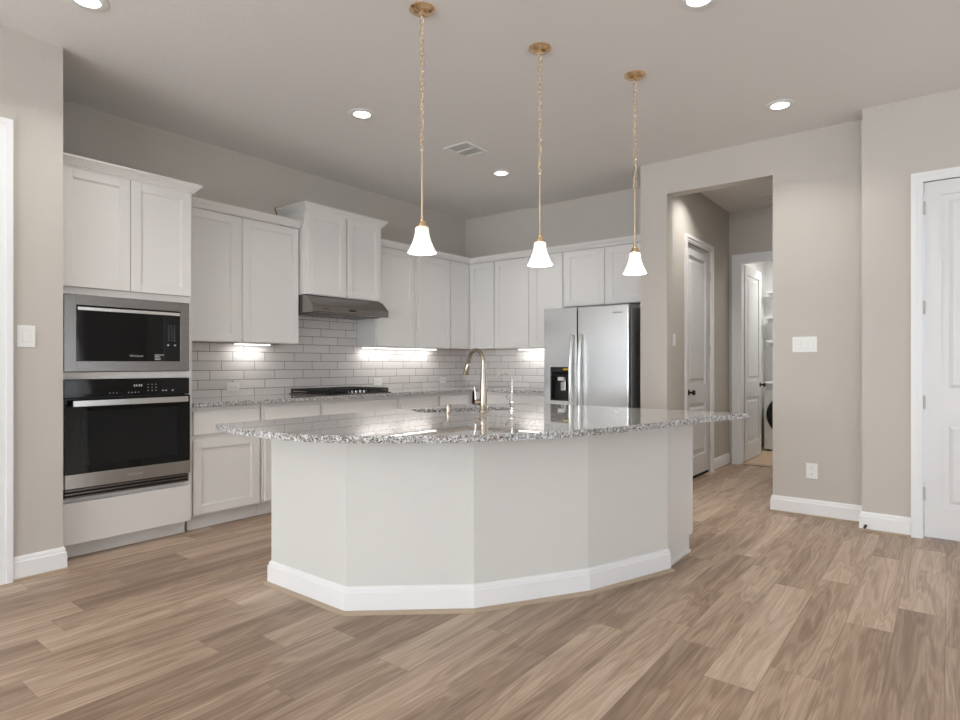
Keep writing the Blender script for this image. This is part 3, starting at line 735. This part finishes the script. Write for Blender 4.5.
# faucet
def at_sink(u, v, z=.880): p_ = SC+SU*u+SV*v; return Vector((p_.x, p_.y, z))
fb = Vector((3.068, 2.364, .884))
fc = thing('kitchen_faucet', 'tall brushed nickel gooseneck faucet at the island sink', 'faucet', fb)
MB().lathe([(.001, 0), (.030, 0), (.030, .004), (.026, .010), (.0245, .07), (.022, .16), (.016, .27), (.0135, .30), (.001, .301)], fb, 28).build('body', 'nickel', fc, at=fb)
# spout swings back toward the sink and to the left
sd = Vector((.25, .97, 0)).normalized(); pts = []; rad = []
R_ = .078; top = fb+Vector((0, 0, .318))
pts.append(fb+Vector((0, 0, .27))); rad.append(.0135); pts.append(top); rad.append(.0135)
for i in range(1, 17):
    a = math.radians(i*10.3); pts.append(top+sd*(R_-R_*math.cos(a))+Vector((0, 0, R_*math.sin(a)))); rad.append(.0135)
last = pts[-1]; dr = (pts[-1]-pts[-2]).normalized()
pts.append(last+dr*.03); rad.append(.0135)
MB().tube(pts, rad, 14).build('spout', 'nickel', fc, at=fb)
MB().tube([last+dr*.03, last+dr*.035, last+dr*.085, last+dr*.108, last+dr*.111], [.0135, .0165, .0185, .020, .014], 14).build('spray_head', 'nickel', fc, at=last)
hs = Vector((-.789+.2, .615-.9, 0)).normalized(); hs = Vector((-.62, .78, 0))
hb = fb+Vector((0, 0, .060))
hl = MB().tube([hb, hb+hs*.055], [.019, .019], 14).build('handle_hub', 'nickel', fc, at=hb)
MB().tube([hb+hs*.045, hb+hs*.050+Vector((0, 0, .02)), hb+hs*.052+Vector((0, 0, .06)), hb+hs*.060+Vector((0, 0, .10))], [.008, .006, .0045, .005], 10).build('lever', 'chrome', fc, at=hb)
# air gap / soap pump
ag = Vector((2.838, 2.463, .884))
o = MB().lathe([(.001, 0), (.022, 0), (.022, .004), (.0155, .008), (.0155, .050), (.0135, .056), (.001, .057)], ag, 24).build('air_gap', 'nickel', at=ag)
tag(o, 'small brushed nickel air gap cap on the island top left of the tall faucet', 'air gap')
# filtered-water faucet
wf = Vector((3.257, 2.270, .884))
wt = thing('filter_faucet', 'small chrome filtered water faucet on the island top right of the tall faucet', 'faucet', wf)
MB().lathe([(.001, 0), (.022, 0), (.022, .004), (.013, .012), (.012, .028), (.019, .045), (.020, .060), (.013, .072), (.013, .090), (.008, .100), (.006, .115), (.001, .116)], wf, 24).build('body', 'chrome', wt, at=wf)
sd2 = Vector((-.75, .66, 0)); pts = [wf+Vector((0, 0, .09)), wf+Vector((0, 0, .195))]
for i in range(1, 14):
    a = math.radians(i*11.5); pts.append(wf+Vector((0, 0, .195))+sd2*(.055-.055*math.cos(a))+Vector((0, 0, .055*math.sin(a))))
MB().tube(pts, .0048, 10).build('spout', 'chrome', wt, at=wf)
MB().tube([wf+Vector((0, 0, .062)), wf+Vector((-.022, .018, .075)), wf+Vector((-.034, .026, .10))], [.005, .005, .007], 8).build('lever', 'chrome', wt, at=wf)

# ------------------------------------------------------------------ pendants
def pendant(x, y, label):
    t = thing('pendant_lamp', label, 'pendant lamp', (x, y, CZ), 'brass pendants over the island')
    MB().lathe([(.001, CZ-.030), (.012, CZ-.030), (.016, CZ-.024), (.040, CZ-.022), (.058, CZ-.012), (.066, CZ-.006), (.066, CZ-.0005), (.001, CZ-.0005)], (x, y, 0), 36).build('canopy', 'brass', t, at=(x, y, CZ))
    ch = MB(); z = CZ-.030; i = 0
    while z > 2.290:
        pts = []
        for k_ in range(12):
            a = 2*PI*k_/12; lx = .0105*math.cos(a); lz = .0165*math.sin(a)
            ang = .6+(PI/2)*(i % 2)+.3*math.sin(i*.7)
            pts.append((x+lx*math.cos(ang), y+lx*math.sin(ang), z-.014+lz))
        ch.tube(pts, .0024, 6, True); z -= .0262; i += 1
    ch.build('chain', 'rod_brass', t, at=(x, y, CZ))
    pts = [(x+.007*math.sin(j*.9), y+.007*math.cos(j*.9), CZ-.03-j*(CZ-.03-2.28)/30) for j in range(31)]
    MB().tube(pts, .0022, 6).build('cord', 'cord', t, at=(x, y, CZ))
    MB().lathe([(.001, 2.286), (.006, 2.284), (.0056, 2.275), (.0056, 1.943), (.001, 1.943)], (x, y, 0), 14).build('rod', 'rod_brass', t, at=(x, y, 1.943))
    MB().lathe([(.001, 1.945), (.0085, 1.942), (.0095, 1.934), (.0085, 1.927), (.0175, 1.925), (.019, 1.921), (.019, 1.906), (.029, 1.904), (.030, 1.896), (.029, 1.892), (.001, 1.892)], (x, y, 0), 28).build('fitter', 'brass', t, at=(x, y, 1.892))
    pr = [(.024, 1.896), (.033, 1.893), (.0358, 1.884), (.0368, 1.865), (.0395, 1.848), (.045, 1.830), (.0515, 1.812), (.059, 1.795), (.0645, 1.785), (.0665, 1.778), (.073, 1.770), (.0745, 1.765), (.0735, 1.762)]
    MB().lathe(pr+[(r-.003, z_+.0015) for r, z_ in pr[::-1]], (x, y, 0), 40, closed=True).build('lamp_shade', 'opal_glass_glow', t, at=(x, y, 1.762))
    MB().lathe([(.001, 1.890), (.012, 1.890), (.013, 1.88), (.022, 1.855), (.024, 1.835), (.017, 1.815), (.001, 1.81)], (x, y, 0), 20).build('bulb', 'lens_glow', t, at=(x, y, 1.83))
    l = bpy.data.lights.new('pendant_bulb', 'POINT'); l.energy = 2.2; l.color = (1, .90, .78); l.shadow_soft_size = .05
    o = bpy.data.objects.new('pendant_bulb', l); COL.objects.link(o); o.parent = t; o.location = (0, 0, 1.735-CZ); o.visible_glossy = False
pendant(2.260, 2.140, 'brass pendant with white bell shade, nearest and leftmost of the three over the island')
pendant(2.959, 1.866, 'brass pendant with white bell shade, the middle one of three over the island')
pendant(3.605, 1.566, 'brass pendant with white bell shade, rightmost of three, nearest the hall opening')

# ------------------------------------------------------------------ recessed ceiling lights
def downlight(x, y, label, z=CZ, power=5.0, name='recessed_light'):
    t = thing(name, label, 'ceiling light', (x, y, z), 'recessed ceiling lights')
    MB().lathe([(.098, z-.0004), (.098, z-.004), (.090, z-.008), (.060, z-.006), (.058, z-.0004)], (x, y, 0), 40, closed=True).build('trim_ring', 'white_plastic', t, at=(x, y, z))
    MB().lathe([(.001, z-.0030), (.058, z-.0030), (.058, z-.0006), (.001, z-.0006)], (x, y, 0), 40).build('lens', 'lens_glow', t, at=(x, y, z))
    l = area('downlight_lamp', (x, y, z-.012), (0, 0, 0), .12, .12, power, (1, .97, .93), 120, 'DISK'); l.parent = t; l.location = (0, 0, -.012); l.visible_glossy = False
downlight(2.939, 3.386, 'round recessed ceiling light left of the ceiling vent, toward the cabinets')
downlight(4.666, 3.381, 'round recessed ceiling light just right of the ceiling vent, deepest in the kitchen')
downlight(4.655, .939, 'round recessed ceiling light near the wall right of the hall opening')
downlight(1.169, 3.416, 'recessed ceiling light cut by the top edge of the view, above the near left wall')
downlight(3.048, .984, 'recessed ceiling light at the top edge of the view, between pendants and right wall')
downlight(5.85, 1.72, 'recessed ceiling light inside the hall', 3.0, 7.0)

# ceiling vents
def vent(x0, x1, y0, y1, z, label, group=None):
    t = thing('ceiling_vent', label, 'vent', ((x0+x1)/2, (y0+y1)/2, z))
    f = MB().box(x0, x1, y0, y0+.028, z-.008, z-.0005).box(x0, x1, y1-.028, y1, z-.008, z-.0005).box(x0, x0+.028, y0+.028, y1-.028, z-.008, z-.0005).box(x1-.028, x1, y0+.028, y1-.028, z-.008, z-.0005)
    f.box((x0+x1)/2-.006, (x0+x1)/2+.006, y0+.028, y1-.028, z-.008, z-.0005)
    f.build('frame', 'white_plastic', t)
    box('duct_backing', 'white_plastic', (x0+.028, x1-.028, y0+.028, y1-.028, z-.0015, z-.0005), t)
    s_ = MB(); n = 9
    for i in range(n):
        y = y0+.034+(y1-y0-.074)*i/(n-1); s_.add([(x0+.028, y, z-.008), (x1-.028, y, z-.008), (x1-.028, y+.012, z-.002), (x0+.028, y+.012, z-.002)], [(0, 1, 2, 3)])
    s_.build('louvers', 'white_plastic', t)
vent(3.823, 4.118, 3.124, 3.370, CZ, 'white louvered air vent in the kitchen ceiling between two recessed lights')
vent(6.95, 7.30, 1.25, 1.66, 3.0, 'white air vent in the hall ceiling')

# ------------------------------------------------------------------ laundry
wm = thing('washing_machine', 'white front-loading washer with black round door in the laundry room', 'washer', (9.2, 1.66, 0))
box('body', 'white_plastic', (8.905, 9.56, 1.325, 2.0, .02, .945), wm, .015)
RX = Matrix.Rotation(-PI/2, 4, 'Y')
MB().lathe([(.20, 0), (.275, 0), (.28, .012), (.27, .030), (.215, .034), (.20, .02)], (8.904, 1.685, .50), 48, RX, closed=True).build('door_ring', 'black_plastic', wm, at=(8.9, 1.685, .5))
MB().lathe([(.001, .02), (.12, .018), (.20, .006), (.20, .001), (.001, .001)], (8.904, 1.685, .50), 40, RX).build('door_glass', 'oven_black', wm, at=(8.9, 1.685, .5))
box('control_panel', 'mark_grey', (8.898, 8.905, 1.36, 1.97, .84, .92), wm, .002)
MB().lathe([(.001, 0), (.032, 0), (.030, .02), (.001, .022)], (8.898, 1.70, .88), 24, RX).build('dial', 'chrome', wm, at=(8.898, 1.7, .88))
for y in (1.38, 1.95):
    for x in (8.96, 9.50): MB().lathe([(.001, 0.002), (.02, 0.002), (.02, .02), (.001, .02)], (x, y, 0), 12).build('foot', 'black_plastic', wm, at=(x, y, 0))
for z, lb in ((2.20, 'topmost white shelf on the laundry room wall above the washer'), (1.84, 'middle white shelf on the laundry room wall above the washer'), (1.50, 'lowest white shelf on the laundry room wall, just above the washer')):
    o = MB().box(9.28, 9.615, .76, 2.055, z, z+.03).box(9.59, 9.615, .76, 2.055, z-.06, z); o.box(9.30, 9.59, 2.03, 2.055, z-.05, z)
    tag(o.build('wall_shelf', 'trim_white', None, at=(9.45, 1.4, z)), lb, 'shelf')
lt = thing('laundry_added_light', 'unseen round ceiling light added to brighten the laundry room', 'ceiling light', (8.7, 1.35, 2.75))  # unseen fixture and lamp, added to brighten the laundry
MB().lathe([(.001, 2.69), (.12, 2.70), (.15, 2.73), (.15, 2.749), (.001, 2.749)], (8.7, 1.35, 0), 32).build('diffuser', 'lens_glow', lt, at=(8.7, 1.35, 2.75))
l = area('laundry_fill', (8.7, 1.35, 2.68), (0, 0, 0), .28, .28, 14, (1, .98, .95), 180, 'DISK'); l.parent = lt; l.location = (0, 0, -.07); l.visible_glossy = False
